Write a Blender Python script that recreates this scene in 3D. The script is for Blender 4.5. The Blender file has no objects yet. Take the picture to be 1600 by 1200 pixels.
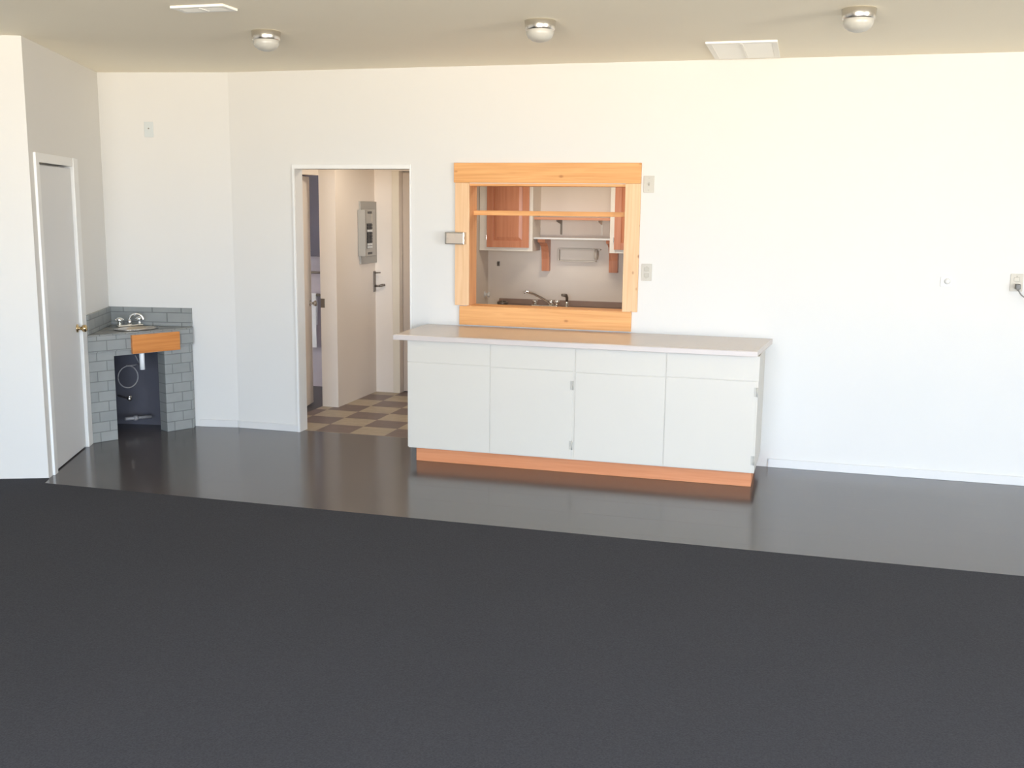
import bpy, bmesh, math, random
from mathutils import Vector, Matrix
PI = math.pi
scene = bpy.context.scene
col = scene.collection
random.seed(4)

# ------------------------------------------------------------------ materials
def srgb(r, g, b):
    f = lambda c: (c/255/12.92) if c/255 <= .04045 else ((c/255+.055)/1.055)**2.4
    return (f(r), f(g), f(b), 1)

def new_mat(name):
    m = bpy.data.materials.new(name); m.use_nodes = True
    nt = m.node_tree
    return m, nt, nt.nodes['Principled BSDF']

def paint(name, c, rough=.5, spec=.5, var=.04, scale=3.0, bump=0.0, bscale=300, metal=0.0, detail=3):
    """plain painted / moulded surface with a slight mottled variation"""
    m, nt, b = new_mat(name)
    L = nt.links.new
    tc = nt.nodes.new('ShaderNodeTexCoord')
    n = nt.nodes.new('ShaderNodeTexNoise'); n.inputs['Scale'].default_value = scale
    n.inputs['Detail'].default_value = detail
    L(tc.outputs['Object'], n.inputs['Vector'])
    mix = nt.nodes.new('ShaderNodeMix'); mix.data_type = 'RGBA'
    d = [max(0, x*(1-var)) for x in c[:3]]+[1]; l = [min(1, x*(1+var)) for x in c[:3]]+[1]
    mix.inputs[6].default_value = d; mix.inputs[7].default_value = l
    L(n.outputs['Fac'], mix.inputs[0]); L(mix.outputs[2], b.inputs['Base Color'])
    b.inputs['Roughness'].default_value = rough
    b.inputs['Specular IOR Level'].default_value = spec
    b.inputs['Metallic'].default_value = metal
    if bump:
        n2 = nt.nodes.new('ShaderNodeTexNoise'); n2.inputs['Scale'].default_value = bscale
        L(tc.outputs['Object'], n2.inputs['Vector'])
        bp = nt.nodes.new('ShaderNodeBump'); bp.inputs['Strength'].default_value = bump
        bp.inputs['Distance'].default_value = .002
        L(n2.outputs['Fac'], bp.inputs['Height']); L(bp.outputs['Normal'], b.inputs['Normal'])
    return m

def wood(name, ca, cb, knot, axis='X', rough=.55, kn=True, seed=0.0, kscale=5.0):
    """sawn board: long stretched grain along one axis and scattered knots"""
    m, nt, b = new_mat(name); L = nt.links.new
    tc = nt.nodes.new('ShaderNodeTexCoord')
    mp = nt.nodes.new('ShaderNodeMapping'); L(tc.outputs['Object'], mp.inputs['Vector'])
    sc = {'X': (1.2, 30, 30), 'Z': (30, 30, 1.2)}[axis]
    mp.inputs['Scale'].default_value = sc; mp.inputs['Location'].default_value = (seed, seed*1.7, seed*.6)
    n = nt.nodes.new('ShaderNodeTexNoise'); n.inputs['Scale'].default_value = 1.6; n.inputs['Detail'].default_value = 5
    n.inputs['Distortion'].default_value = .6
    L(mp.outputs['Vector'], n.inputs['Vector'])
    r = nt.nodes.new('ShaderNodeValToRGB'); L(n.outputs['Fac'], r.inputs['Fac'])
    r.color_ramp.elements[0].position = .3; r.color_ramp.elements[1].position = .7
    r.color_ramp.elements[0].color = cb; r.color_ramp.elements[1].color = ca
    out = r.outputs['Color']
    if kn:
        mp2 = nt.nodes.new('ShaderNodeMapping'); L(tc.outputs['Object'], mp2.inputs['Vector'])
        mp2.inputs['Scale'].default_value = {'X': (.75, 0, 1.3), 'Z': (1.3, 0, .75)}[axis]
        mp2.inputs['Location'].default_value = (seed*3.1, seed, seed*2.3)
        v = nt.nodes.new('ShaderNodeTexVoronoi'); v.inputs['Scale'].default_value = kscale
        L(mp2.outputs['Vector'], v.inputs['Vector'])
        r2 = nt.nodes.new('ShaderNodeValToRGB'); L(v.outputs['Distance'], r2.inputs['Fac'])
        r2.color_ramp.elements[0].position = .05; r2.color_ramp.elements[1].position = .13
        r2.color_ramp.elements[0].color = (1, 1, 1, 1); r2.color_ramp.elements[1].color = (0, 0, 0, 1)
        mx = nt.nodes.new('ShaderNodeMix'); mx.data_type = 'RGBA'
        L(r2.outputs['Color'], mx.inputs[0]); L(out, mx.inputs[6]); mx.inputs[7].default_value = knot
        out = mx.outputs[2]
    L(out, b.inputs['Base Color']); b.inputs['Roughness'].default_value = rough
    b.inputs['Specular IOR Level'].default_value = .3
    return m

def checker(name, c1, c2, px, py, ox, oy):
    m, nt, b = new_mat(name); L = nt.links.new
    tc = nt.nodes.new('ShaderNodeTexCoord')
    mp = nt.nodes.new('ShaderNodeMapping'); L(tc.outputs['Object'], mp.inputs['Vector'])
    mp.inputs['Location'].default_value = (-ox/px, -oy/py, .5); mp.inputs['Scale'].default_value = (1/px, 1/py, 0)
    ch = nt.nodes.new('ShaderNodeTexChecker'); ch.inputs['Scale'].default_value = 1
    L(mp.outputs['Vector'], ch.inputs['Vector'])
    ch.inputs['Color1'].default_value = c1; ch.inputs['Color2'].default_value = c2
    n = nt.nodes.new('ShaderNodeTexNoise'); n.inputs['Scale'].default_value = 14; L(tc.outputs['Object'], n.inputs['Vector'])
    mx = nt.nodes.new('ShaderNodeMix'); mx.data_type = 'RGBA'; mx.blend_type = 'MULTIPLY'; mx.inputs[0].default_value = .35
    L(ch.outputs['Color'], mx.inputs[6]); L(n.outputs['Fac'], mx.inputs[7])
    L(mx.outputs[2], b.inputs['Base Color']); b.inputs['Roughness'].default_value = .4
    return m

def tiles(name, c1, c2, mortar, w, h, rough=.35, offset=.5, msize=.02, plane='XZ', bumpd=.003, spec=.4, coord='Object'):
    m, nt, b = new_mat(name); L = nt.links.new
    tc = nt.nodes.new('ShaderNodeTexCoord'); sp = nt.nodes.new('ShaderNodeSeparateXYZ'); cb = nt.nodes.new('ShaderNodeCombineXYZ')
    L(tc.outputs[coord], sp.inputs[0]); L(sp.outputs[plane[0]], cb.inputs[0]); L(sp.outputs[plane[1]], cb.inputs[1])
    br = nt.nodes.new('ShaderNodeTexBrick'); L(cb.outputs[0], br.inputs['Vector'])
    br.offset = offset; br.inputs['Scale'].default_value = 1
    br.inputs['Brick Width'].default_value = w; br.inputs['Row Height'].default_value = h
    br.inputs['Mortar Size'].default_value = msize*h; br.inputs['Mortar Smooth'].default_value = .3
    br.inputs['Color1'].default_value = c1; br.inputs['Color2'].default_value = c2; br.inputs['Mortar'].default_value = mortar
    br.inputs['Bias'].default_value = 0
    n = nt.nodes.new('ShaderNodeTexNoise'); n.inputs['Scale'].default_value = 9; n.inputs['Detail'].default_value = 6
    L(tc.outputs['Object'], n.inputs['Vector'])
    rr = nt.nodes.new('ShaderNodeMapRange'); L(n.outputs['Fac'], rr.inputs[0])
    rr.inputs[3].default_value = .82; rr.inputs[4].default_value = 1.15
    mx = nt.nodes.new('ShaderNodeMix'); mx.data_type = 'RGBA'; mx.blend_type = 'MULTIPLY'; mx.inputs[0].default_value = 1
    L(br.outputs['Color'], mx.inputs[6]); L(rr.outputs[0], mx.inputs[7])
    L(mx.outputs[2], b.inputs['Base Color']); b.inputs['Roughness'].default_value = rough
    b.inputs['Specular IOR Level'].default_value = spec
    iv = nt.nodes.new('ShaderNodeMath'); iv.operation = 'SUBTRACT'; iv.inputs[0].default_value = 1; L(br.outputs['Fac'], iv.inputs[1])
    bp = nt.nodes.new('ShaderNodeBump'); bp.inputs['Distance'].default_value = bumpd; bp.inputs['Strength'].default_value = .4
    L(iv.outputs[0], bp.inputs['Height']); L(bp.outputs['Normal'], b.inputs['Normal'])
    return m

M = {}
M['wall'] = paint('wall_paint', (.655, .637, .60, 1), .6, .3, .012, .8)
M['wall_in'] = paint('back_room_paint', (.725, .64, .55, 1), .6, .3, .03, 1.2)
M['wall_bath'] = paint('washroom_paint', (.42, .38, .42, 1), .6, .3, .05, 2)
M['ceiling'] = paint('ceiling_paint', (.93, .865, .715, 1), .8, .2, .03, .9)
M['white_gloss'] = paint('white_gloss_trim', (.73, .72, .69, 1), .35, .4, .01, 2)
M['base'] = paint('baseboard_paint', (.64, .625, .60, 1), .4, .4, .01, 2)
M['door_paint'] = paint('grey_white_door_paint', (.62, .615, .60, 1), .4, .4, .02, 1)
M['cab'] = paint('cabinet_paint', (.585, .545, .475, 1), .4, .4, .03, 1.5)
M['cab_edge'] = paint('cabinet_gap', (.30, .28, .24, 1), .6, .3)
M['laminate'] = paint('countertop_laminate', (.55, .475, .41, 1), .24, .5, .03, 40)
M['laminate_edge'] = paint('laminate_edge', (.55, .485, .445, 1), .35, .5, .02, 10)
M['pine_x'] = wood('pine_board_honey', srgb(224, 168, 110), srgb(205, 146, 88), srgb(176, 118, 70), 'X', seed=1.9, kscale=8)
M['pine_z'] = wood('pine_board_pale', srgb(226, 190, 150), srgb(214, 172, 130), srgb(160, 112, 76), 'Z', seed=2.1, kscale=9.5)
M['pine_in'] = wood('pine_lining', srgb(216, 160, 112), srgb(198, 140, 94), srgb(150, 95, 60), 'Z', seed=3.7)
M['plinth'] = wood('plinth_plywood', srgb(206, 138, 96), srgb(196, 126, 84), srgb(140, 80, 45), 'X', kn=False, seed=5)
M['oak'] = wood('oak_cabinet_door', srgb(206, 142, 108), srgb(192, 124, 92), srgb(140, 82, 54), 'Z', rough=.3, kn=False, seed=6)
M['oak_x'] = wood('oak_rail', srgb(210, 150, 116), srgb(194, 130, 98), srgb(130, 70, 40), 'X', rough=.35, kn=False, seed=7)
M['apron'] = wood('varnished_board', srgb(206, 138, 78), srgb(186, 116, 60), srgb(120, 70, 40), 'X', rough=.3, kn=False, seed=8)
M['slate'] = tiles('slate_tile', (.27, .275, .26, 1), (.235, .245, .235, 1), (.155, .16, .155, 1), .150, .0765, .4, msize=.05)
M['slate_top'] = tiles('slate_tile_top', (.26, .26, .24, 1), (.23, .235, .22, 1), (.13, .13, .12, 1), .1, .1, .25, offset=0, plane='XY', msize=.03)
M['vinyl'] = tiles('dark_vinyl', (.075, .066, .064, 1), (.067, .060, .058, 1), (.052, .047, .046, 1), .305, .305, .17, offset=0, plane='XY', msize=.006, bumpd=.0004, spec=.55)
M['checker'] = checker('checker_vinyl', srgb(178, 163, 140), srgb(122, 104, 98), .2955, .281, -3.695, .072)
M['bath_floor'] = paint('washroom_floor', (.05, .045, .05, 1), .4)
M['chrome'] = paint('chrome', (.82, .82, .80, 1), .14, .5, .01, 5, metal=1)
M['nickel'] = paint('brushed_nickel', (.66, .63, .58, 1), .26, .5, .02, 30, metal=1)
M['brass'] = paint('aged_brass', (.62, .47, .26, 1), .25, .5, .03, 30, metal=1)
M['dark_metal'] = paint('dark_bronze', (.18, .15, .12, 1), .4, .5, .05, 20, metal=.6)
M['grey_metal'] = paint('grey_enamel', (.33, .31, .275, 1), .45, .4, .03, 6)
M['grey_dark'] = paint('dark_grey_enamel', (.09, .085, .08, 1), .5)  # near-black grey enamel for the breaker bay and latches
M['hinge'] = paint('painted_hinge', (.46, .435, .38, 1), .4)
M['black'] = paint('black_plastic', (.025, .025, .027, 1), .4)
M['frost'] = paint('frosted_glass', (.46, .445, .40, 1), .3, .5, .02, 10)
M['ivory'] = paint('ivory_plastic', (.48, .445, .375, 1), .4, .5, .02, 10)
M['white_plastic'] = paint('white_plastic', (.66, .65, .62, 1), .35, .5, .01, 10)
M['pale_plate'] = paint('pale_grey_plastic', (.56, .59, .58, 1), .35, .5, .01, 10)
M['vent'] = paint('white_vent_enamel', (.90, .885, .82, 1), .4, .4, .01, 5)
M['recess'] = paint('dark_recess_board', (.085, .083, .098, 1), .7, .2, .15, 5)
M['pvc'] = paint('white_pvc', (.86, .86, .84, 1), .35)
M['hose'] = paint('grey_hose', (.22, .21, .21, 1), .4)
M['porcelain'] = paint('kitchen_white', (.76, .71, .62, 1), .4, .5, .02, 4)
M['brown_top'] = paint('brown_worktop', (.30, .205, .155, 1), .4, .4, .06, 12)
M['dark_blue'] = paint('dark_blue_panel', (.07, .06, .085, 1), .5, .4, .15, 3)
M['cloth'] = paint('pale_cloth', (.68, .68, .70, 1), .8, .1, .03, 20)
M['cord'] = paint('grey_cord', (.16, .155, .145, 1), .5)
M['paint_grey'] = paint('pale_roll_holder', (.57, .505, .425, 1), .4)

# carpet: short dark loop pile
def carpet_mat():
    m, nt, b = new_mat('charcoal_carpet'); L = nt.links.new
    tc = nt.nodes.new('ShaderNodeTexCoord')
    n = nt.nodes.new('ShaderNodeTexNoise'); n.inputs['Scale'].default_value = 160; n.inputs['Detail'].default_value = 3
    n3 = nt.nodes.new('ShaderNodeTexNoise'); n3.inputs['Scale'].default_value = 1.1; n3.inputs['Detail'].default_value = 4
    L(tc.outputs['Object'], n.inputs['Vector']); L(tc.outputs['Object'], n3.inputs['Vector'])
    r = nt.nodes.new('ShaderNodeValToRGB'); L(n.outputs['Fac'], r.inputs['Fac'])
    r.color_ramp.elements[0].position = .25; r.color_ramp.elements[1].position = .75
    r.color_ramp.elements[0].color = (.0205, .0215, .027, 1); r.color_ramp.elements[1].color = (.041, .042, .0505, 1)
    r3 = nt.nodes.new('ShaderNodeMapRange'); L(n3.outputs['Fac'], r3.inputs[0]); r3.inputs[3].default_value = .9; r3.inputs[4].default_value = 1.1
    mx = nt.nodes.new('ShaderNodeMix'); mx.data_type = 'RGBA'; mx.blend_type = 'MULTIPLY'; mx.inputs[0].default_value = 1
    L(r.outputs['Color'], mx.inputs[6]); L(r3.outputs[0], mx.inputs[7]); L(mx.outputs[2], b.inputs['Base Color'])
    b.inputs['Roughness'].default_value = .95; b.inputs['Specular IOR Level'].default_value = .1
    b.inputs['Sheen Weight'].default_value = .03; b.inputs['Sheen Roughness'].default_value = .6
    bp = nt.nodes.new('ShaderNodeBump'); bp.inputs['Strength'].default_value = .6; bp.inputs['Distance'].default_value = .004
    L(n.outputs['Fac'], bp.inputs['Height']); L(bp.outputs['Normal'], b.inputs['Normal'])
    return m
M['carpet'] = carpet_mat()

# ------------------------------------------------------------------ mesh helpers
class MB:
    """collects shapes into one mesh; several materials allowed"""
    def __init__(s): s.bm = bmesh.new(); s.mi = 0
    def _done(s, geom_faces):
        for f in geom_faces: f.material_index = s.mi
    def box(s, x0, x1, y0, y1, z0, z1, bev=0.0, seg=2):
        before = set(s.bm.faces)
        v = [s.bm.verts.new((x, y, z)) for z in (z0, z1) for y in (y0, y1) for x in (x0, x1)]
        fs = [(0, 2, 3, 1), (4, 5, 7, 6), (0, 1, 5, 4), (2, 6, 7, 3), (0, 4, 6, 2), (1, 3, 7, 5)]
        faces = [s.bm.faces.new([v[i] for i in f]) for f in fs]
        if bev:
            es = list({e for f in faces for e in f.edges})
            bmesh.ops.bevel(s.bm, geom=es, offset=bev, segments=seg, affect='EDGES', profile=.6)
        s._done([f for f in s.bm.faces if f not in before]); return s
    def prism(s, pts, z0, z1, bev=0.0):
        """polygon (counter-clockwise xy) extruded in z"""
        before = set(s.bm.faces)
        a = [s.bm.verts.new((x, y, z0)) for x, y in pts]; b = [s.bm.verts.new((x, y, z1)) for x, y in pts]
        n = len(pts)
        s.bm.faces.new(list(reversed(a))); s.bm.faces.new(b)
        for i in range(n): s.bm.faces.new([a[i], a[(i+1) % n], b[(i+1) % n], b[i]])
        if bev:
            es = list({e for f in s.bm.faces if f not in before for e in f.edges})
            bmesh.ops.bevel(s.bm, geom=es, offset=bev, segments=2, affect='EDGES', profile=.6)
        s._done([f for f in s.bm.faces if f not in before]); return s
    def prism_y(s, pts, y0, y1):
        """polygon in xz extruded in y"""
        before = set(s.bm.faces)
        a = [s.bm.verts.new((x, y0, z)) for x, z in pts]; b = [s.bm.verts.new((x, y1, z)) for x, z in pts]
        n = len(pts)
        s.bm.faces.new(a); s.bm.faces.new(list(reversed(b)))
        for i in range(n): s.bm.faces.new([a[(i+1) % n], a[i], b[i], b[(i+1) % n]])
        s._done([f for f in s.bm.faces if f not in before]); return s
    def prism_x(s, pts, x0, x1):
        before = set(s.bm.faces)
        a = [s.bm.verts.new((x0, y, z)) for y, z in pts]; b = [s.bm.verts.new((x1, y, z)) for y, z in pts]
        n = len(pts)
        s.bm.faces.new(list(reversed(a))); s.bm.faces.new(b)
        for i in range(n): s.bm.faces.new([a[i], a[(i+1) % n], b[(i+1) % n], b[i]])
        s._done([f for f in s.bm.faces if f not in before]); return s
    def lathe(s, prof, c=(0, 0, 0), axis='Z', n=32):
        """profile of (radius, height) turned round an axis through c"""
        before = set(s.bm.faces)
        rings = []
        for r, h in prof:
            ring = []
            if r < 1e-6:
                ring = [s.bm.verts.new(s._ax(0, 0, h, c, axis))]
            else:
                for k in range(n):
                    a = 2*PI*k/n; ring.append(s.bm.verts.new(s._ax(r*math.cos(a), r*math.sin(a), h, c, axis)))
            rings.append(ring)
        for p, q in zip(rings, rings[1:]):
            if len(p) == 1 and len(q) == 1: continue
            for k in range(n):
                k2 = (k+1) % n
                if len(p) == 1: s.bm.faces.new([p[0], q[k2], q[k]])
                elif len(q) == 1: s.bm.faces.new([p[k], p[k2], q[0]])
                else: s.bm.faces.new([p[k], p[k2], q[k2], q[k]])
        if len(rings[0]) > 1: s.bm.faces.new(list(reversed(rings[0])))
        if len(rings[-1]) > 1: s.bm.faces.new(rings[-1])
        nf = [f for f in s.bm.faces if f not in before]
        for f in nf: f.smooth = len(f.verts) <= 4
        s._done(nf); return s
    @staticmethod
    def _ax(a, b, h, c, axis):
        if axis == 'Z': return (c[0]+a, c[1]+b, c[2]+h)
        if axis == 'Y': return (c[0]+a, c[1]+h, c[2]+b)
        return (c[0]+h, c[1]+a, c[2]+b)
    def tube(s, pts, r, n=10):
        before = set(s.bm.faces)
        pts = [Vector(p) for p in pts]; rings = []
        up = Vector((0, 0, 1))
        for i, p in enumerate(pts):
            t = (pts[min(i+1, len(pts)-1)]-pts[max(i-1, 0)]).normalized()
            a = t.cross(up)
            if a.length < 1e-3: a = t.cross(Vector((0, 1, 0)))
            a.normalize(); b = a.cross(t)
            rr = r[i] if isinstance(r, (list, tuple)) else r
            rings.append([s.bm.verts.new(p+a*math.cos(2*PI*k/n)*rr+b*math.sin(2*PI*k/n)*rr) for k in range(n)])
        for p, q in zip(rings, rings[1:]):
            for k in range(n): s.bm.faces.new([p[k], p[(k+1) % n], q[(k+1) % n], q[k]])
        s.bm.faces.new(list(reversed(rings[0]))); s.bm.faces.new(rings[-1])
        nf = [f for f in s.bm.faces if f not in before]
        for f in nf: f.smooth = len(f.verts) == 4
        s._done(nf); return s
    def xform(s, mat): bmesh.ops.transform(s.bm, matrix=mat, verts=s.bm.verts); return s
    def build(s, name, mats, parent=None):
        bmesh.ops.recalc_face_normals(s.bm, faces=s.bm.faces)
        me = bpy.data.meshes.new(name); s.bm.to_mesh(me); s.bm.free()
        for m in (mats if isinstance(mats, (list, tuple)) else [mats]): me.materials.append(m)
        o = bpy.data.objects.new(name, me); col.objects.link(o)
        if parent: o.parent = parent
        return o

def tag(o, label, cat, group=None):
    o['label'] = label; o['category'] = cat
    if group: o['group'] = group
    return o
def struct(o): o['kind'] = 'structure'; return o
def thing(name, label, cat, loc=(0, 0, 0), rz=0.0, group=None):
    o = bpy.data.objects.new(name, None); col.objects.link(o)
    o.location = loc; o.rotation_euler = (0, 0, rz); o.empty_display_size = .1
    return tag(o, label, cat, group)
def place(o, loc, rz=0.0): o.location = loc; o.rotation_euler = (0, 0, rz); return o
def copy_tree(o, parent=None):
    c = o.copy(); col.objects.link(c)
    if parent: c.parent = parent
    for ch in list(o.children): copy_tree(ch, c)
    return c

# ------------------------------------------------------------------ geometry of the place (metres)
H = 2.767
LC = Vector((-4.665, -1.815)); CC = Vector((-5.355, -.184)); BB = Vector((-4.33, 0.0))   # room corner points
def frame2(p, q):
    d = (q-p); return p, math.atan2(d.y, d.x), d.length
# local frames: x along the wall, -y into the room
W1o, W1a, W1l = frame2(LC, CC)      # x runs from the near corner to the far corner; the room is at local -y
W2o, W2a, W2l = frame2(CC, BB)

# ---- floors
struct(MB().box(-7, 6.6, -1.93, .065, -.05, 0).build('floor', M['vinyl']))
cp = MB().prism([(-7, -9.2), (6.6, -9.2), (6.6, -1.93), (-4.61, -1.93), (-4.672, -1.80), (-7, -1.80)], -.05, .004).build('floor_carpet', M['carpet']); struct(cp)
struct(MB().box(-4.1, 1.2, .065, 2.3, -.05, 0).build('floor_back_room', M['checker']))
struct(MB().box(-5.6, -4.1, .065, 2.1, -.05, 0).build('floor_washroom', M['bath_floor']))
# ---- ceilings
struct(MB().box(-7, 6.6, -9.2, .05, H, H+.08).build('ceiling', M['ceiling']))
struct(MB().box(-5.6, 1.2, .12, 2.4, 2.42, 2.5).build('ceiling_back_room', M['wall_in']))

# ---- back wall with the doorway and the pass-through
dx0, dx1, dz = -3.785, -2.852, 2.045
px0, px1, pz0, pz1 = -2.402, -1.223, 1.037, 1.943
w = MB()
w.box(-4.33, dx0, 0, .12, 0, H).box(dx0, dx1, 0, .12, dz, H).box(dx1, px0, 0, .12, 0, H)
w.box(px0, px1, 0, .12, 0, pz0).box(px0, px1, 0, .12, pz1, H).box(px1, 6.6, 0, .12, 0, H)
struct(w.build('wall_back', M['wall']))
# angled short wall behind the corner sink, and the wall with the closet door
struct(place(MB().box(-.02, W2l+.01, 0, .1, 0, H).build('wall_back_left', M['wall']), (W2o.x, W2o.y, 0), W2a))
w1 = MB().box(0, .15, 0, .1, 0, H).box(.92, W1l, 0, .1, 0, H).box(.15, .92, 0, .1, 2.025, H)
w1.box(.15, .92, .09, .1, 0, 2.025)
struct(place(w1.build('wall_left', M['wall']), (W1o.x, W1o.y, 0), W1a))
# wall facing the camera at the left edge
a0 = math.atan2(.385, .923)
struct(place(MB().box(-2.4, 0, 0, .1, 0, H).build('wall_front_left', M['wall']), (LC.x, LC.y, 0), a0))
RW = (-8.8, -5.0, .6, 2.6)
struct(MB().box(-7, -6.9, -9.2, -2.6, 0, H).build('wall_far_left', M['wall']))
rw = MB().box(6.5, 6.6, -9.2, RW[0], 0, H).box(6.5, 6.6, RW[1], .12, 0, H)
rw.box(6.5, 6.6, RW[0], RW[1], 0, RW[2]).box(6.5, 6.6, RW[0], RW[1], RW[3], H)
struct(rw.build('wall_right', M['wall']))
# street wall behind the camera: two shop windows
fw = MB()
WIN = [(-2.3, -.1), (.2, 2.4)]; wz0, wz1 = .25, 2.62
xs = [-7, WIN[0][0], WIN[0][1], WIN[1][0], WIN[1][1], 6.6]
fw.box(xs[0], xs[1], -9.35, -9.2, 0, H).box(xs[2], xs[3], -9.35, -9.2, 0, H).box(xs[4], xs[5], -9.35, -9.2, 0, H)
for a, b in WIN: fw.box(a, b, -9.35, -9.2, 0, wz0).box(a, b, -9.35, -9.2, wz1, H)
struct(fw.build('wall_front', M['wall']))

# ---- back room: hallway, washroom and kitchen shells
struct(MB().box(-3.04, 1.2, 2.3, 2.4, 0, 2.42).build('wall_kitchen_back', M['wall_in']))
struct(MB().box(1.1, 1.2, .12, 2.3, 0, 2.42).build('wall_kitchen_right', M['wall_in']))
struct(MB().box(-3.04, -2.94, 1.45, 2.3, 0, 2.42).build('wall_kitchen_left', M['wall_in']))
struct(MB().box(-4.1, -3.945, 1.05, 2.4, 0, 2.42).build('wall_hall_partition', M['wall_in']))
hw = MB().box(-3.945, -3.695, 1.915, 2.02, 0, 2.42).box(-3.695, -3.04, 1.915, 2.02, 2.1, 2.42).box(-3.945, -3.04, 2.03, 2.09, 0, 2.42)
struct(hw.build('wall_hall_end', M['wall_in']))
struct(MB().box(-4.22, -4.1, .12, .34, 0, 2.42).box(-4.22, -4.1, .34, 1.05, 2.03, 2.42).build('wall_hall_left', M['wall_in']))
struct(MB().box(-5.6, -4.1, 2.0, 2.1, 0, 2.42).build('wall_washroom_back', M['wall_bath']))
struct(MB().box(-5.6, -5.5, .2, 2.0, 0, 2.42).build('wall_washroom_left', M['wall_bath']))

# ---- baseboards
struct(place(MB().box(.72, W2l-.005, -.012, -.001, 0, .058, .003).build('baseboard_back_left', M['base']), (W2o.x, W2o.y, 0), W2a))
struct(MB().box(-4.32, dx0-.012, -.012, -.001, 0, .056, .003).build('baseboard_back', M['base']))
struct(MB().box(-.18, 6.5, -.013, -.001, 0, .06, .003).build('baseboard_back_right', M['base']))

# ---- doorway trim
t = MB().box(dx0-.018, dx0-.001, -.014, -.001, 0, dz+.033, .002).box(dx1+.001, dx1+.014, -.012, -.001, 0, dz+.033, .002).box(dx0-.001, dx1+.001, -.014, -.001, dz+.001, dz+.033, .002)
struct(t.build('trim_1', M['white_gloss']))

# ---- closet door (left): casing, slab, knob
t = MB().box(.085, .155, -.016, .05, 0, 2.082, .004).box(.915, 1.03, -.018, .05, 0, 2.082, .004).box(.155, .915, -.014, .05, 2.022, 2.082, .003)
struct(place(t.build('trim_2', M['white_gloss']), (W1o.x, W1o.y, 0), W1a))
d1 = struct(place(MB().box(.162, .908, .004, .045, .008, 2.008, .003).build('door_1', M['door_paint']), (W1o.x, W1o.y, 0), W1a))
k = MB().lathe([(.030, 0), (.030, -.006), (.012, -.010), (.011, -.030), (.022, -.036), (.027, -.048), (.026, -.060), (.016, -.068), (0, -.070)], (.855, .004, .884), 'Y', 24)
ko = k.build('door_knob', M['brass'], d1); ko['label'] = 'brass round knob'

# ---- washroom door, ajar (hinged at the near jamb)
hx, hy, tx, ty = -4.10, .36, -4.237, 1.15
ang = math.atan2(ty-hy, tx-hx); ln = math.hypot(tx-hx, ty-hy)
d2 = struct(place(MB().box(.01, ln, 0, .035, .012, 2.02, .002).build('door_2', M['wall_in']), (hx, hy, 0), ang))
kb = MB().lathe([(.026, 0), (.026, -.006), (.011, -.010), (.010, -.032), (.022, -.038), (.026, -.050), (.024, -.060), (0, -.066)], (ln-.055, 0, .915), 'Y', 20)
kbo = kb.build('door_knob', M['nickel'], d2); kbo['label'] = 'silver round knob'
sp = MB().box(-4.098, -4.060, 1.044, 1.05, .885, .965, .002).build('strike_plate', M['dark_metal'])
tag(sp, 'small metal strike plate on the end of the hallway wall beside the ajar door', 'strike plate')

# ---- far hallway door in its recess
d3 = struct(MB().box(-3.69, -3.045, 1.985, 2.02, .008, 2.09, .002).build('door_3', paint('taupe_door_paint', (.50, .41, .33, 1), .5)))
struct(MB().box(-3.765, -3.695, 1.900, 1.9149, 0, 2.10, .003).build('trim_3', paint('tan_casing_paint', (.66, .58, .46, 1), .45)))

# ------------------------------------------------------------------ base cabinet under the pass-through
cx0, cx1, yf = -2.62, -.245, -.66
bc = thing('base_cabinet', 'long off-white base cabinet with four doors on an orange wood plinth', 'cabinet', ((cx0+cx1)/2, -.33, 0))
ox, oy = bc.location.x, bc.location.y
def C(mb): return mb.xform(Matrix.Translation((-ox, -oy, 0)))
m = MB().prism([(cx0+.004, yf+.0055), (cx1-.002, yf+.0055), (-.236, -.002), (cx0+.004, -.002)], .105, .864, .002)
C(m).build('carcass', M['cab'], bc)
seams = [cx0, -2.022, -1.434, -.833, cx1]
for i in range(4):
    a, b = seams[i]+(.0025 if i else 0), seams[i+1]-(.0025 if i < 3 else 0)
    zs = [.712, .706, .700, .704][i]
    o = C(MB().box(a, b, yf, yf+.005, zs+.002, .866, .002)).build('drawer_front', M['cab'], bc)
    b2 = b-.010 if i == 3 else (b-.012 if i == 1 else b)
    dr = C(MB().box(a, b2, yf, yf+.005, .112, zs-.002, .002)).build('door', M['cab'], bc)
    if i in (1, 3):
        for hz in ((.612, .205) if i == 1 else (.635, .19)):
            hb = MB().box(b2-.016, b2+.004, yf-.003, yf, hz-.03, hz+.03, .0012).lathe([(.0045, -.03), (.0045, .03)], (b2+.003, yf-.004, hz), 'Z', 10)
            hb.lathe([(.003, 0), (.003, -.002), (0, -.0025)], (b2-.009, yf-.003, hz+.016), 'Y', 8).lathe([(.003, 0), (.003, -.002), (0, -.0025)], (b2-.009, yf-.003, hz-.016), 'Y', 8)
            ho = C(hb).build('hinge', M['hinge'], dr); ho['label'] = 'small metal hinge'
po = C(MB().box(cx0+.04, cx1-.02, -.60, -.03, 0, .1045, .003)).build('plinth', M['plinth'], bc); po['label'] = 'orange wood plinth'

# countertop (slightly skewed slab, fronts fall a touch to the right)
ct = thing('countertop', 'long taupe laminate countertop with a pale front edge, on the off-white base cabinet', 'countertop', (-1.45, -.35, .868))
def slab(name, pts, z0, z1, mat, bev):
    mb = MB().prism([(x+1.45, y+.35) for x, y in pts], z0-.868, z1-.868, bev)
    return mb.build(name, mat, ct)
slab('surface', [(-2.70, -.70), (-.262, -.705), (-.192, -.004), (-2.715, -.004)], .868, .904, M['laminate'], .002)
e = slab('edge_band', [(-2.705, -.715), (-.258, -.722), (-.262, -.706), (-2.70, -.701)], .868, .902, M['laminate_edge'], .003)
e['label'] = 'pale laminate front edge'

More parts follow.
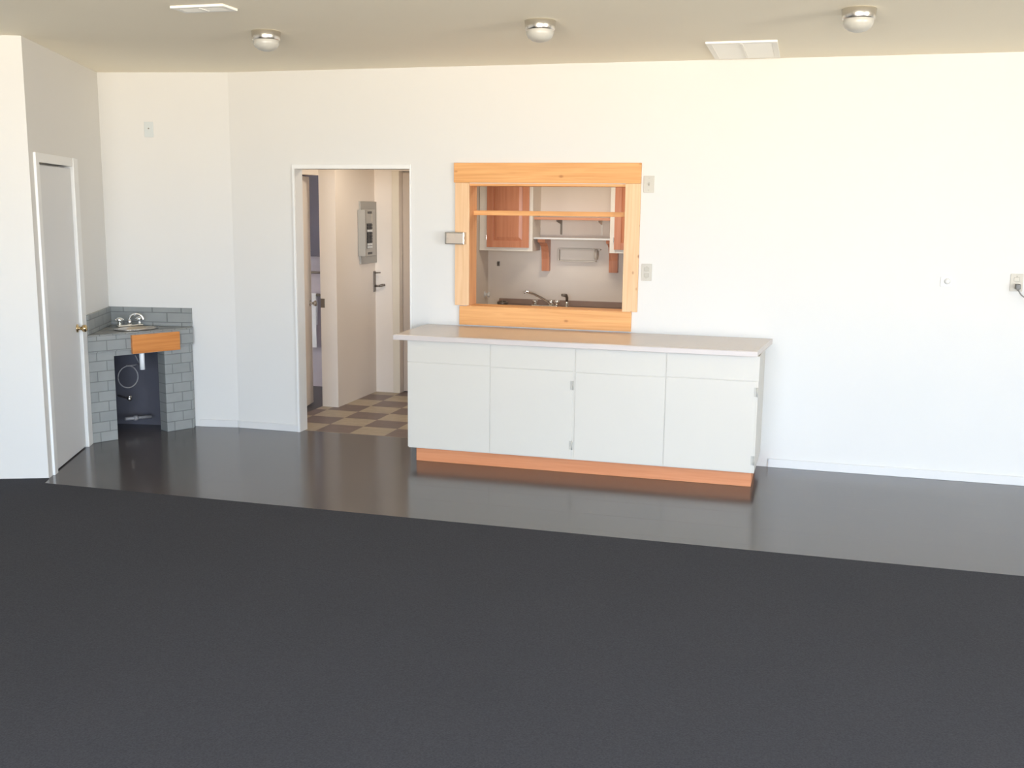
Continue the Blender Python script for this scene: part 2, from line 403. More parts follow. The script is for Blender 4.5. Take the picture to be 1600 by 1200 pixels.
# ------------------------------------------------------------------ pine pass-through frame
pf = thing('pass_through_frame', 'knotty pine board frame around the kitchen pass-through opening, with one cross shelf', 'frame', (-1.815, 0, .91))
def Pf(mb): return mb.xform(Matrix.Translation((1.815, 0, -.91)))
Pf(MB().box(-2.500, -1.133, -.027, -.001, 1.948, 2.089, .003)).build('header_board', M['pine_x'], pf)
for a, b in ((-2.492, -2.384), (-1.241, -1.133)):
    s_ = Pf(MB().box(a, b, -.022, -.001, 1.052 if a > -2 else 1.056, 1.9475, .003)).build('side_board', M['pine_z'], pf)
    s_['label'] = 'pale knotty pine side board'
Pf(MB().box(-2.457, -1.173, -.023, -.001, .912, 1.0515, .003)).build('apron_board', M['pine_x'], pf)
for a, b in ((px0, -2.384), (-1.241, px1)): Pf(MB().box(a, b, -.001, .165, pz0+.017, pz1-.017)).build('side_lining', M['pine_in'], pf)
Pf(MB().box(px0, px1, -.001, .165, pz1-.017, pz1)).build('head_lining', M['pine_x'], pf)
Pf(MB().box(px0, px1, -.001, .165, pz0, pz0+.017)).build('sill', M['pine_x'], pf)
Pf(MB().box(-2.384, -1.241, .09, .20, 1.716, 1.750, .002)).build('shelf', M['pine_x'], pf)

# small metal box on the frame's left board
jb = thing('electrical_box', 'small metal electrical box lying across the left pine side board', 'electrical box', (-2.476, -.04, 1.548))
MB().box(-.074, .074, -.042, .017, -.044, .044, .004).build('housing', M['nickel'], jb)
cv = MB().box(-.060, .066, -.048, -.0425, -.036, .036, .002).lathe([(.004, 0), (.004, -.002), (0, -.003)], (-.05, -.048, 0), 'Y', 8).lathe([(.004, 0), (.004, -.002), (0, -.003)], (.056, -.048, 0), 'Y', 8)
cv.build('cover_plate', paint('worn_beige_plate', (.50, .42, .34, 1), .4), jb)['label'] = 'beige cover plate'

# ------------------------------------------------------------------ wall plates
def wall_plate(name, label, cat, x, z, wd, ht, mat, toggle, rz=0, y=0.0, group=None):
    t_ = thing(name, label, cat, (x, y, z), rz, group)
    p = MB().box(-wd/2, wd/2, -.006, 0, -ht/2, ht/2, .0025)
    for s in (-1, 1): p.lathe([(.0035, 0), (.0035, -.0012), (0, -.0016)], (0, -.006, s*ht*.36), 'Y', 8)
    p.build('plate', mat, t_)
    if toggle == 'toggle':
        MB().box(-.006, .006, -.0072, -.006, -.013, .013).build('slot', M['grey_metal'], t_)
        MB().prism_x([(-.006, -.006), (-.018, .004), (-.018, .009), (-.006, .007)], -.0045, .0045).build('toggle', mat, t_)
    return t_
wall_plate('light_switch', 'ivory light switch beside the top right corner of the pine frame', 'light switch', -1.080, 1.944, .073, .115, M['ivory'], 'toggle')
t_ = wall_plate('wall_outlet', 'ivory outlet plate beside the lower right side of the pine frame, without a cord', 'outlet', -1.076, 1.335, .073, .118, M['ivory'], '')
for s in (-1, 1):
    MB().box(-.017, .017, -.0082, -.0062, s*.021-.014, s*.021+.014, .003).build('socket', paint('ivory_socket', (.42, .385, .32, 1), .4), t_)
t_ = wall_plate('dimmer_knob_plate', 'small white wall plate with a round knob, alone on the bare right wall', 'wall control', .891, 1.327, .072, .064, M['white_plastic'], '')
MB().lathe([(.020, 0), (.020, -.010), (.017, -.018), (0, -.020)], (.006, -.006, .004), 'Y', 24).build('knob', M['white_plastic'], t_)
t_ = wall_plate('wall_outlet', 'ivory wall outlet at the far right with a dark cord plugged in', 'outlet', 1.312, 1.334, .076, .112, M['ivory'], '')
for s in (-1, 1):
    MB().box(-.017, .017, -.0082, -.0062, s*.021-.014, s*.021+.014, .003).build('socket', M['ivory'], t_)
pts = []
P0 = [(1.316, -.052, 1.300), (1.320, -.060, 1.283), (1.345, -.062, 1.252), (1.40, -.055, 1.225), (1.50, -.045, 1.16), (1.58, -.035, .9), (1.62, -.03, .5), (1.66, -.035, .12), (1.72, -.06, .006), (1.95, -.10, .005)]
def smooth(P, n=6):
    P = [Vector(p) for p in P]; out = []
    for i in range(len(P)-1):
        p0, p1, p2, p3 = P[max(i-1, 0)], P[i], P[i+1], P[min(i+2, len(P)-1)]
        for j in range(n):
            t = j/n
            out.append(.5*((2*p1)+(-p0+p2)*t+(2*p0-5*p1+4*p2-p3)*t*t+(-p0+3*p1-3*p2+p3)*t**3))
    return out+[P[-1]]
cd = thing('power_cord', 'dark cord with plug hanging from the far right wall outlet', 'cord', (1.316, -.03, 1.31))
MB().tube([p-Vector(cd.location) for p in smooth(P0)], .0038, 8).build('cable', M['cord'], cd)
MB().box(-.014, .014, -.034, .021, -.016, .016, .004).lathe([(.008, 0), (.006, -.014)], (0, -.026, -.010), 'Z', 10).build('plug', M['cord'], cd)
# blank plate high on the angled wall
c, s = math.cos(W2a), math.sin(W2a)
t_ = thing('wall_plate', 'pale blank wall plate high above the corner sink', 'wall plate', (W2o.x+c*.398+s*.001, W2o.y+s*.398-c*.001, 2.338), W2a)
p = MB().box(-.036, .036, -.006, 0, -.058, .058, .0025)
p.build('plate', M['pale_plate'], t_)
MB().lathe([(.006, 0), (.006, -.003), (0, -.004)], (0, -.006, .008), 'Y', 12).build('button', M['grey_metal'], t_)

# ------------------------------------------------------------------ ceiling lights and vents
cl = thing('ceiling_light', 'leftmost of the three nickel ceiling lights, nearest the closet door', 'ceiling light', (-3.10, -1.66, H), 0, 'ceiling lights in a row')
MB().lathe([(.081, 0), (.085, -.003), (.0795, -.047), (.077, -.051), (.070, -.051)], n=48).build('metal_band', M['nickel'], cl)
MB().lathe([(.0695, -.047), (.0745, -.056), (.073, -.072), (.064, -.090), (.045, -.104), (.022, -.111), (0, -.113)], n=48).build('glass_bowl', M['frost'], cl)
cl2 = copy_tree(cl); cl2.location = (-1.45, -1.68, H); cl2['label'] = 'middle of the three nickel ceiling lights, above the kitchen pass-through'
cl3 = copy_tree(cl); cl3.location = (.185, -1.68, H); cl3['label'] = 'rightmost of the three nickel ceiling lights, beyond the wide ceiling vent'

def vent(name, label, x0, x1, y0, y1, depth, mat):
    v = thing(name, label, 'vent', ((x0+x1)/2, (y0+y1)/2, H))
    wx, wy = (x1-x0)/2, (y1-y0)/2
    f = MB(); b = .035
    for a in ((-wx, wx, -wy, -wy+b), (-wx, wx, wy-b, wy), (-wx, -wx+b, -wy+b, wy-b), (wx-b, wx, -wy+b, wy-b)):
        f.box(a[0], a[1], a[2], a[3], -depth, 0, .003)
    f.build('vent_frame', mat, v)
    g = MB()
    n = max(4, int((2*wy-2*b)/.032))
    for half in (-1, 1):
        xa, xb = (-wx+b, -.006) if half < 0 else (.006, wx-b)
        for i in range(n):
            y = -wy+b+(i+.5)*(2*wy-2*b)/n
            g.prism_x([(y-.014, -.004), (y-.014, -.002), (y+.012, -.010), (y+.012, -.012)], xa, xb)
    g.box(-.006, .006, -wy+b, wy-b, -.014, -.002)
    g.box(-wx+b, wx-b, -wy+b, wy-b, -.002, -.0005)
    g.build('louvres', mat, v)
    return v
vent('ceiling_vent', 'wide white ceiling vent near the back wall, between two ceiling lights', -.655, -.235, -.78, -.10, .012, M['vent'])
vent('ceiling_vent', 'ceiling vent with raised pale rim near the top left, left of the leftmost ceiling light', -3.20, -2.895, -2.475, -2.33, .012, M['vent'])

# ------------------------------------------------------------------ corner vanity with tiled base
SA = Vector((-5.06, -.87)); SB = Vector((-4.655, -.13))
va = math.atan2((SB-SA).y, (SB-SA).x); vl = (SB-SA).length
va_ = thing('corner_vanity', 'slate tiled corner sink vanity between the closet door and the angled wall', 'sink vanity', (SA.x, SA.y, 0), va)
def vloc(P):
    d = Vector(P)-SA; c, s = math.cos(va), math.sin(va); return (d.x*c+d.y*s, -d.x*s+d.y*c)
cl_ = vloc(CC)
# points where the walls meet the counter, pulled off the paint by 3 mm
n1 = Vector((math.sin(W1a), -math.cos(W1a)))*.003; n2 = Vector((math.sin(W2a), -math.cos(W2a)))*.003
u1 = (CC-LC).normalized(); u2 = (BB-CC).normalized()
pA = vloc(LC+u1*1.036+n1); pC = vloc(CC+(n1+n2)*1.1); pB = vloc(CC+u2*.688+n2)
pA = (max(pA[0], .0), pA[1])
# pillars left and right of the opening, tiled
MB().prism([(.004, 0), (.208, 0), (.208, .11), (.115, .11)], 0, .676, .002).build('pillar', M['slate'], va_)
MB().prism([(.612, 0), (.838, 0), (pB[0]-.006, pB[1]+.004), (.80, .14), (.612, .11)], 0, .676, .002).build('pillar', M['slate'], va_)
MB().box(.208, .612, .004, .11, .640, .676).build('lintel', M['slate'], va_)
# thick tiled counter edge and top
edge = MB().prism([(.008, -.014), (.852, -.014), (pB[0]-.002, pB[1]), (.86, .06), (.06, .06)], .677, .80, .004)
edge.build('counter_edge', M['slate'], va_)
# counter top with a round opening for the bowl
bcx, bcy, brx, bry = .475, .165, .165, .115
bm = bmesh.new()
outer = [(.008, -.014), (.24, -.014), (.475, -.014), (.66, -.014), (.852, -.014), pB, ((pB[0]+pC[0])/2, (pB[1]+pC[1])/2), pC, ((pA[0]+pC[0])/2*.5+pC[0]*.5, (pA[1]+pC[1])/2*.5+pC[1]*.5), ((pA[0]+pC[0])/2, (pA[1]+pC[1])/2), (pA[0]+.01, pA[1]+.012)]
NB = 44
angs = [math.atan2((y-bcy)/bry, (x-bcx)/brx) % (2*PI) for x, y in outer]
order = sorted(range(len(outer)), key=lambda i: angs[i]); outer = [outer[i] for i in order]; angs = [angs[i] for i in order]
def outpt(a):
    d = (math.cos(a)*brx, math.sin(a)*bry); best = None
    for i in range(len(outer)):
        p, q = outer[i], outer[(i+1) % len(outer)]
        ex, ey = q[0]-p[0], q[1]-p[1]; den = d[0]*ey-d[1]*ex
        if abs(den) < 1e-9: continue
        t = ((p[0]-bcx)*ey-(p[1]-bcy)*ex)/den; u = ((p[0]-bcx)*d[1]-(p[1]-bcy)*d[0])/den
        if t > 0 and -1e-6 <= u <= 1+1e-6 and (best is None or t < best): best = t
    return (bcx+d[0]*best, bcy+d[1]*best)
ang_all = sorted(set([2*PI*k/NB for k in range(NB)]+angs))
it, ot, ib, ob = [], [], [], []
for a in ang_all:
    xi, yi = bcx+brx*math.cos(a), bcy+bry*math.sin(a); xo, yo = outpt(a)
    it.append(bm.verts.new((xi, yi, .81))); ot.append(bm.verts.new((xo, yo, .81)))
    ib.append(bm.verts.new((xi, yi, .801))); ob.append(bm.verts.new((xo, yo, .801)))
n = len(ang_all)
for k in range(n):
    j = (k+1) % n
    bm.faces.new([it[k], ot[k], ot[j], it[j]]); bm.faces.new([ib[k], ib[j], ob[j], ob[k]])
    bm.faces.new([ot[k], ob[k], ob[j], ot[j]]); bm.faces.new([it[k], it[j], ib[j], ib[k]])
mb = MB(); mb.bm.free(); mb.bm = bm
mb.build('counter_top', M['slate_top'], va_)
# backsplashes along both walls (built in the vanity's frame)
def along(p, q, t, z0, z1, mat, name):
    p, q = Vector(p), Vector(q); d = (q-p).normalized(); nn = Vector((d.y, -d.x))*t
    return MB().prism([tuple(p), tuple(p+nn), tuple(q+nn), tuple(q)], z0, z1, .002).build(name, mat, va_)
along(vloc(LC+u1*1.068+n1), pC, .016, .811, .957, M['slate'], 'backsplash')
along(pC, pB, .016, .811, .957, M['slate'], 'backsplash')
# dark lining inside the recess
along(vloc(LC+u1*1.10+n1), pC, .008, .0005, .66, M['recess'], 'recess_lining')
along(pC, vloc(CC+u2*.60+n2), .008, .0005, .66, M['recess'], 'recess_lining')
# bowl
bw = MB()
prof = [(1.06, .006), (1.03, .010), (.99, .006), (.95, -.02), (.86, -.07), (.66, -.105), (.3, -.122), (.12, -.124), (0, -.125)]
rings = []
for r_, z_ in prof:
    if r_ == 0: rings.append([bw.bm.verts.new((bcx, bcy, .81+z_))])
    else: rings.append([bw.bm.verts.new((bcx+brx*r_*math.cos(2*PI*k/40), bcy+bry*r_*math.sin(2*PI*k/40), .81+z_)) for k in range(40)])
for p, q in zip(rings, rings[1:]):
    for k in range(40):
        j = (k+1) % 40
        f = bw.bm.faces.new([p[k], p[j], q[0]] if len(q) == 1 else [p[k], p[j], q[j], q[k]]); f.smooth = True
bo = bw.build('basin', paint('steel_basin', (.55, .53, .50, 1), .25, .5, .02, 8, metal=1), va_); bo['label'] = 'steel oval basin'
md = bo.modifiers.new('thick', 'SOLIDIFY'); md.thickness = .002; md.offset = -1
# faucet: base bar, two cross handles, arched spout
fx, fy = .505, .335
f = MB().box(fx-.105, fx+.105, fy-.025, fy+.025, .8105, .830, .008, 3)
fo = f.build('faucet', M['chrome'], va_); fo['label'] = 'chrome two-handled faucet'
spt = [(fx, fy, .83), (fx, fy, .865), (fx+.006, fy-.005, .892), (fx+.024, fy-.018, .908), (fx+.048, fy-.036, .911), (fx+.070, fy-.054, .900), (fx+.080, fy-.062, .880), (fx+.082, fy-.064, .868)]
MB().tube(smooth(spt, 4), .0095, 12).lathe([(.019, 0), (.015, .03), (.011, .04)], (fx, fy, .829), 'Z', 16).build('spout', M['chrome'], fo)
for s in (-1, 1):
    hx_ = fx+s*.082
    hb = MB().lathe([(.018, 0), (.014, .014), (.010, .018), (.010, .028), (.027, .032), (.030, .040), (.027, .054), (.012, .060), (0, .061)], (hx_, fy, .830), 'Z', 18)
    hb.box(hx_-.036, hx_+.036, fy-.006, fy+.006, .866, .878, .004).box(hx_-.006, hx_+.006, fy-.036, fy+.036, .866, .878, .004)
    hb.build('faucet_handle', M['chrome'], fo)
# varnished board fixed over the front edge
ab = MB().box(.338, .728, -.040, -.0145, .648, .790, .003).build('front_board', M['apron'], va_); ab['label'] = 'orange varnished board'
# plumbing in the recess
dp = MB().tube([(.452, .05, .70), (.452, .05, .508)], .0195, 16).lathe([(.023, 0), (.023, .012)], (.452, .05, .655), 'Z', 16).build('drain_pipe', M['pvc'], va_)
dp['label'] = 'white drain pipe'
hp = [(.47, .20, .60), (.495, .20, .53)]+[(.40+.085*math.cos(a), .20+.02*math.sin(a*.5), .44+.085*math.sin(a)) for a in [x*PI/10 for x in range(5, -18, -1)]]
MB().tube(smooth(hp, 3), .0048, 8).build('supply_hose', M['hose'], va_)
vv = MB().tube([(.412, .40, .262), (.412, .21, .262)], .009, 12).lathe([(.0, -.012), (.016, -.010), (.016, .012), (.011, .016), (0, .016)], (.412, .206, .262), 'Y', 16).box(.402, .422, .19, .222, .268, .286, .003)
vv.build('shutoff_valve', M['nickel'], va_)
tr = MB().tube([(.38, .235, .10), (.60, .235, .092)], .013, 12).lathe([(.019, -.016), (.021, 0), (.019, .016)], (.468, .235, .097), 'X', 16)
tr.build('waste_pipe', M['hose'], va_)

# ------------------------------------------------------------------ hallway: breaker panel and lever handle on the partition (face looks +x)
bp = thing('breaker_panel', 'grey breaker panel with open cover on the tan hallway wall', 'breaker panel', (-3.945, 1.745, 1.53), PI/2)
# local: x -> world +y, -y -> world +x
MB().box(-.20, .205, -.018, 0, -.285, .285, .003).build('panel_box', M['grey_metal'], bp)
MB().box(-.175, .12, -.026, -.0185, -.215, .215, .003).build('dead_front', paint('lighter_grey_enamel', (.40, .375, .335, 1), .4), bp)
br = MB().box(-.085, .035, -.0275, -.0265, -.145, .085).build('breaker_bay', M['grey_dark'], bp)
for i in range(9):
    z = .068-i*.025
    for xx in (-.055, .005):
        bb = MB().box(xx-.024, xx+.024, -.036, -.028, z-.010, z+.010, .0015).build('breaker', M['black'] if i not in (2, 7, 8) else M['white_plastic'], bp)
cvm = MB().box(-.235, -.2005, -.075, -.004, -.21, .21, .003).build('cover_door', M['grey_metal'], bp)
MB().box(.02, .055, -.0275, -.0265, .10, .17, .001).build('index_card', M['ivory'], bp)
for z in (-.19, .185): MB().box(-.06, .03, -.032, -.0265, z-.010, z+.010, .003).build('latch', M['grey_dark'], bp)
lh = thing('lever_handle', 'dark lever handle on a tall narrow plate below the breaker panel', 'handle', (-3.945, 1.882, 1.07), PI/2)
MB().box(-.020, .020, -.010, 0, -.10, .095, .003).build('back_plate', M['dark_metal'], lh)
MB().tube([(0, -.010, -.045), (0, -.055, -.045)], .009, 12).tube([(-.005, -.055, -.045), (.005, -.062, -.042), (.012, -.085, -.036), (.012, -.105, -.034)], [.010, .012, .012, .010], 12).build('lever', M['dark_metal'], lh)
MB().tube([(0, -.010, .078), (0, -.03, .08), (0, -.066, .082)], .0055, 10).build('thumb_turn', M['dark_metal'], lh)

# washroom things in the gap
dcb = thing('wall_cabinet', 'dark blue-grey wall cabinet seen high in the washroom gap', 'cabinet', (-4.62, 1.92, 1.65))
MB().box(-.30, .30, -.06, .078, -.36, .55, .004).build('body', M['dark_blue'], dcb)
MB().box(-.295, -.003, -.078, -.061, -.355, .545, .004).box(.003, .295, -.078, -.061, -.355, .545, .004).build('door', M['dark_blue'], dcb)
for z, nm, lb in ((1.132, 'towel_rail', 'upper dark rail on the washroom wall below the dark cabinet'), (.914, 'towel_rail', 'lower dark rail on the washroom wall holding a pale cloth')):
    r_ = thing(nm, lb, 'rail', (-4.62, 1.999, z), 0, 'rails on the washroom wall')
    MB().tube([(-.26, -.06, 0), (.26, -.06, 0)], .012, 12).build('bar', M['dark_metal'], r_)
    for xx in (-.25, .25): MB().tube([(xx, -.06, 0), (xx, -.001, 0)], .012, 10).build('bracket', M['dark_metal'], r_)
tw = MB()
pr = []
for i in range(15):
    a = PI*i/14; pr.append((1.939+.0135*-math.cos(a), .914+.0135*math.sin(a)))
prof = [(1.9255, .40)]+[(1.9255-.003*math.sin(i), .40+i*.1) for i in range(1, 5)]+pr+[(1.9525, .62)]
prof_o = [(y-(.004 if y < 1.939 else -.004), z+(.004 if z > .91 else 0)) for y, z in prof]
tw.prism_x(prof+list(reversed(prof_o)), -4.72, -4.575)
two = tw.build('hand_towel', M['cloth']); tag(two, 'pale cloth hanging over the lower washroom rail', 'towel')

# ------------------------------------------------------------------ kitchen seen through the opening
def door_panel(mb, x0, x1, y, z0, z1, rail=.062):
    """raised-panel door: four rails, a sunk field and a raised centre"""
    mb.box(x0, x0+rail, y-.02, y, z0, z1, .002).box(x1-rail, x1, y-.02, y, z0, z1, .002)
    mb.box(x0+rail, x1-rail, y-.02, y, z0, z0+rail, .002).box(x0+rail, x1-rail, y-.02, y, z1-rail, z1, .002)
def raised(mb, x0, x1, y, z0, z1):
    a = [(x0, y-.006, z0), (x1, y-.006, z0), (x1, y-.006, z1), (x0, y-.006, z1)]
    i = .034; b = [(x0+i, y-.017, z0+i), (x1-i, y-.017, z0+i), (x1-i, y-.017, z1-i), (x0+i, y-.017, z1-i)]
    va = [mb.bm.verts.new(p) for p in a]; vb = [mb.bm.verts.new(p) for p in b]
    for k in range(4): mb.bm.faces.new([va[k], va[(k+1) % 4], vb[(k+1) % 4], vb[k]])
    mb.bm.faces.new(vb); mb.bm.faces.new(list(reversed(va)))
def upper(label, x0, x1, d0, d1, xh):
    u = thing('upper_cabinet', label, 'cabinet', ((x0+x1)/2, 2.16, 1.38), 0, 'upper kitchen cabinets')
    o_ = (-(x0+x1)/2, -2.16, -1.38); T = Matrix.Translation(o_)
    MB().box(x0, x1, 2.02, 2.298, 1.38, 2.20).xform(T).build('carcass', M['porcelain'], u)
    ff = MB().box(x0, d0+.012, 2.0, 2.0195, 1.38, 2.20, .002).box(d1-.012, x1, 2.0, 2.0195, 1.38, 2.20, .002)
    ff.box(d0+.012, d1-.012, 2.0, 2.0195, 1.38, 1.425, .002).box(d0+.012, d1-.012, 2.0, 2.0195, 2.155, 2.20, .002)
    ff.xform(T).build('face_frame', M['porcelain'], u)
    dm = MB(); door_panel(dm, d0, d1, 1.999, 1.412, 2.168); dd = dm.xform(T).build('door', M['oak'], u); dd['label'] = 'oak raised-panel door'
    pm = MB(); raised(pm, d0+.062, d1-.062, 1.999, 1.474, 2.106); pm.xform(T).build('panel', M['oak'], dd)
    for z in (1.50, 2.05):
        MB().box(xh-.004, xh+.004, 1.976, 1.9985, z-.022, z+.022, .001).xform(T).build('hinge', M['chrome'], dd)
    return u
upper('left upper kitchen cabinet with a reddish oak raised-panel door', -2.935, -2.427, -2.859, -2.457, -2.863)
upper('right upper kitchen cabinet, oak door mostly hidden by the pine frame', -1.71, -1.20, -1.667, -1.245, -1.671)
# shelves between the upper cabinets
sh = tag(MB().box(-2.4265, -1.7105, 2.05, 2.299, 1.668, 1.692, .002).build('wall_shelf', M['oak_x']), 'wooden upper shelf between the two kitchen upper cabinets', 'shelf')
s2 = thing('wall_shelf', 'thin white lower shelf between the kitchen upper cabinets', 'shelf', (-2.07, 2.17, 1.492))
MB().box(-.356, .359, -.13, .128, 0, .016, .002).build('shelf_board', M['white_gloss'], s2)
for x, lb in ((-2.225, 'dark bracket under the left part of the wooden upper shelf'), (-1.84, 'pale bracket under the right part of the wooden upper shelf')):
    b_ = MB().box(x-.009, x+.009, 2.292, 2.2985, 1.53, 1.667, .001).prism_x([(2.292, 1.667), (2.10, 1.667), (2.10, 1.655), (2.292, 1.625)], x-.004, x+.004)
    tag(b_.build('shelf_bracket', M['dark_metal'] if x < -2 else M['porcelain']), lb, 'bracket', 'brackets under the wooden kitchen shelf')
def corbel(x0, x1, label, xw=None):
    prof = [(2.298, 1.19), (2.24, 1.19), (2.235, 1.30), (2.225, 1.37), (2.195, 1.42), (2.14, 1.452), (2.075, 1.462), (2.07, 1.4905), (2.298, 1.4905)]
    mb = MB().prism_x(prof, x0, x1)
    if xw: mb.prism_x([(2.298, 1.19), (2.24, 1.19), (2.235, 1.30), (2.225, 1.378), (2.298, 1.378)], x1, xw)
    return tag(mb.build('corbel', M['oak']), label, 'corbel', 'wooden corbels under the white kitchen shelf')
corbel(-2.395, -2.325, 'left curved wooden corbel under the white kitchen shelf')
corbel(-1.755, -1.7155, 'right wooden corbel under the white kitchen shelf, half hidden by the oak cabinet', -1.675)
# roll holder
rh = thing('roll_holder', 'pale empty roll holder on the kitchen back wall under the white shelf', 'roll holder', (-2.04, 2.298, 1.345))
fr = MB()
for a in ((-.20, .20, .046, .060), (-.19, .16, -.062, -.050)): fr.box(a[0], a[1], -.05, -.001, a[2], a[3], .003)
fr.box(-.205, -.190, -.06, -.001, -.055, .055, .004).build('frame', M['paint_grey'], rh)
MB().lathe([(.0, -.012), (.048, -.012), (.052, 0), (.048, .012), (0, .012)], (.165, -.055, .010), 'X', 24).build('end_disc', M['paint_grey'], rh)
MB().box(-.19, .16, -.008, -.001, -.05, .046, .002).build('back_plate', M['wall_in'], rh)
hk = thing('wall_hook', 'small dark hook on the kitchen wall below the left oak cabinet', 'hook', (-2.836, 2.298, 1.243))
MB().box(-.013, .013, -.006, 0, -.022, .022, .002).tube([(0, -.006, .004), (0, -.028, -.006), (0, -.036, .004), (0, -.036, .014)], .005, 8).build('hook', M['dark_metal'], hk)
# knob on the left kitchen wall
wk = thing('wall_dimmer', 'round white dimmer knob low on the left kitchen wall', 'wall control', (-2.939, 2.187, .954), PI/2)
MB().lathe([(.030, 0), (.030, -.005), (.012, -.010), (.012, -.026), (.024, -.032), (.026, -.046), (0, -.056)], (0, 0, 0), 'Y', 20).build('knob', M['white_plastic'], wk)
# sink run
kc = thing('kitchen_counter', 'brown kitchen sink counter along the back wall beyond the pass-through', 'counter', (-1.2, 2.0, 0))
T = Matrix.Translation((1.2, -2.0, 0))
MB().box(-2.935, 1.09, 1.70, 2.299, .10, .825).box(-2.935, 1.09, 1.76, 2.299, 0, .10).xform(T).build('carcass', M['porcelain'], kc)
MB().box(-2.82, 1.09, 1.67, 2.299, .826, .860, .004).xform(T).build('worktop', M['brown_top'], kc)
MB().box(-2.82, 1.09, 2.275, 2.299, .8605, .915, .003).xform(T).build('backsplash', M['brown_top'], kc)
kx = -2.33
fa = MB().box(kx-.125, kx+.125, 2.09, 2.16, .861, .880, .008, 3).xform(T).build('faucet', M['chrome'], kc); fa['label'] = 'chrome kitchen faucet'
MB().tube([(kx+.045, 2.125, .88), (kx+.04, 2.12, .91), (kx-.02, 2.10, .945), (kx-.09, 2.06, .985), (kx-.155, 2.02, 1.008), (kx-.175, 2.01, .995)], [.015, .014, .012, .011, .010, .010], 12).lathe([(.024, 0), (.022, .035), (.014, .052), (0, .056)], (kx+.06, 2.125, .880), 'Z', 16).xform(T).build('spout', M['chrome'], fa)
for xx in (kx-.095, kx+.115):
    MB().lathe([(.016, 0), (.014, .015), (.024, .022), (.024, .045), (0, .052)], (xx, 2.125, .880), 'Z', 14).xform(T).build('faucet_handle', M['chrome'], fa)
spz = MB().lathe([(.020, 0), (.018, .02), (.012, .028), (.013, .05), (.010, .06)], (-2.118, 2.12, .861), 'Z', 14).xform(T).build('sprayer_base', M['chrome'], fa)
MB().tube([(-2.118, 2.12, .92), (-2.118, 2.118, .955), (-2.124, 2.108, .978), (-2.16, 2.08, .982)], [.012, .014, .016, .012], 12).xform(T).build('sprayer', M['dark_metal'], fa)
st = MB().lathe([(.0, 0), (.045, 0), (.052, .034), (.044, .040), (.040, .015), (0, .012)], (-2.735, 2.10, .861), 'Z', 20).tube([(-2.735, 2.10, .87), (-2.735, 2.10, .912)], .009, 8).build('sink_strainer', M['dark_metal'])
tag(st, 'small dark strainer at the left end of the brown kitchen counter', 'strainer')
dsh = MB().box(-2.69, -2.585, 2.05, 2.12, .861, .872, .004).build('soap_dish', M['brown_top']); tag(dsh, 'small flat brown dish beside the dark strainer on the kitchen counter', 'dish')

# ------------------------------------------------------------------ camera
cam = bpy.data.cameras.new('camera'); co = bpy.data.objects.new('camera', cam); col.objects.link(co)
yaw, pit, rol = .2705858, .1661153, .0117142
Fv = Vector((-math.sin(yaw)*math.cos(pit), math.cos(yaw)*math.cos(pit), -math.sin(pit)))
Rt = Vector((math.cos(yaw), math.sin(yaw), 0)); Up = Rt.cross(Fv)
R2 = Rt*math.cos(rol)+Up*math.sin(rol); U2 = -Rt*math.sin(rol)+Up*math.cos(rol)
mw = Matrix((R2, U2, -Fv)).transposed().to_4x4(); mw.translation = Vector((0, -7.3907, 1.769))
co.matrix_world = mw
cam.sensor_fit = 'HORIZONTAL'; cam.sensor_width = 36; cam.lens = 1638.2/1600*36; cam.clip_start = .05
scene.camera = co

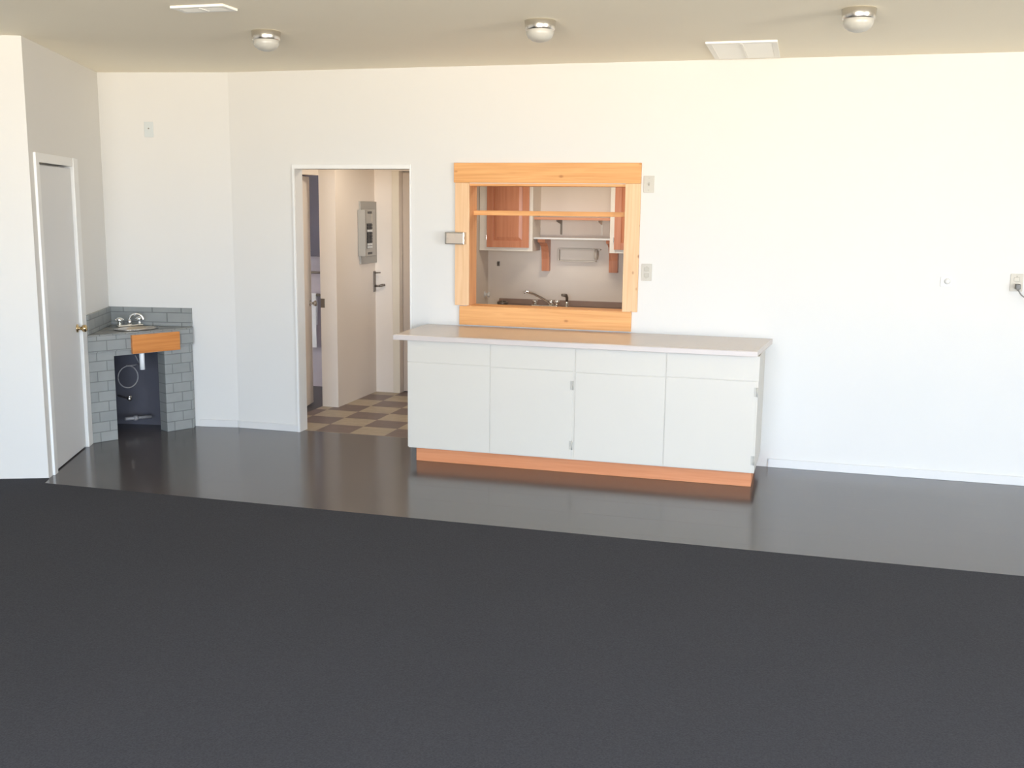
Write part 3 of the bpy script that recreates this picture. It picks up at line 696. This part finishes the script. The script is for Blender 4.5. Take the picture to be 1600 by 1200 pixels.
# ------------------------------------------------------------------ light: daylight through the shop windows
wd = bpy.data.worlds.new('world'); scene.world = wd; wd.use_nodes = True
nt = wd.node_tree; bg = nt.nodes['Background']
tc = nt.nodes.new('ShaderNodeTexCoord'); sp_ = nt.nodes.new('ShaderNodeSeparateXYZ'); rp = nt.nodes.new('ShaderNodeValToRGB')
mr = nt.nodes.new('ShaderNodeMapRange'); mr.inputs[1].default_value = -1; mr.inputs[2].default_value = 1
nt.links.new(tc.outputs['Generated'], sp_.inputs[0]); nt.links.new(sp_.outputs['Z'], mr.inputs[0]); nt.links.new(mr.outputs[0], rp.inputs['Fac'])
rp.color_ramp.elements[0].position = .46; rp.color_ramp.elements[0].color = (1.95, 1.80, 1.57, 1)
rp.color_ramp.elements[1].position = .53; rp.color_ramp.elements[1].color = (1.08, 1.38, 1.80, 1)
nt.links.new(rp.outputs['Color'], bg.inputs['Color']); bg.inputs['Strength'].default_value = 13.5
for i, (a, b) in enumerate(WIN):
    ld = bpy.data.lights.new('window_daylight', 'AREA'); ld.shape = 'RECTANGLE'; ld.size = b-a; ld.size_y = wz1-wz0
    ld.cycles.is_portal = True
    lo = bpy.data.objects.new('window_daylight', ld); col.objects.link(lo)
    lo.location = ((a+b)/2, -9.22, (wz0+wz1)/2); lo.rotation_euler = (PI/2, 0, 0)

ld = bpy.data.lights.new('side_window_daylight', 'AREA'); ld.shape = 'RECTANGLE'; ld.size = RW[1]-RW[0]; ld.size_y = RW[3]-RW[2]
ld.cycles.is_portal = True
lo = bpy.data.objects.new('side_window_daylight', ld); col.objects.link(lo)
lo.location = (6.52, (RW[0]+RW[1])/2, (RW[2]+RW[3])/2); lo.rotation_euler = (PI/2, 0, PI/2)
# added fill lights without fixtures, to brighten the kitchen and the hallway
for nm, x, y, e, sz in (('kitchen_fill', -1.6, 1.05, 16, .5), ('hall_fill', -3.35, .85, 10, .35)):
    ld = bpy.data.lights.new(nm, 'AREA'); ld.shape = 'DISK'; ld.size = sz; ld.energy = e; ld.color = (1, .90, .76)
    lo = bpy.data.objects.new(nm, ld); col.objects.link(lo); lo.location = (x, y, 2.40)
vs = scene.view_settings
scene.display_settings.display_device = 'sRGB'
vs.view_transform = 'Standard'; vs.look = 'None'; vs.gamma = 1; vs.use_curve_mapping = False; vs.exposure = -0.03
cy = scene.cycles; cy.diffuse_bounces = 8; cy.max_bounces = 14
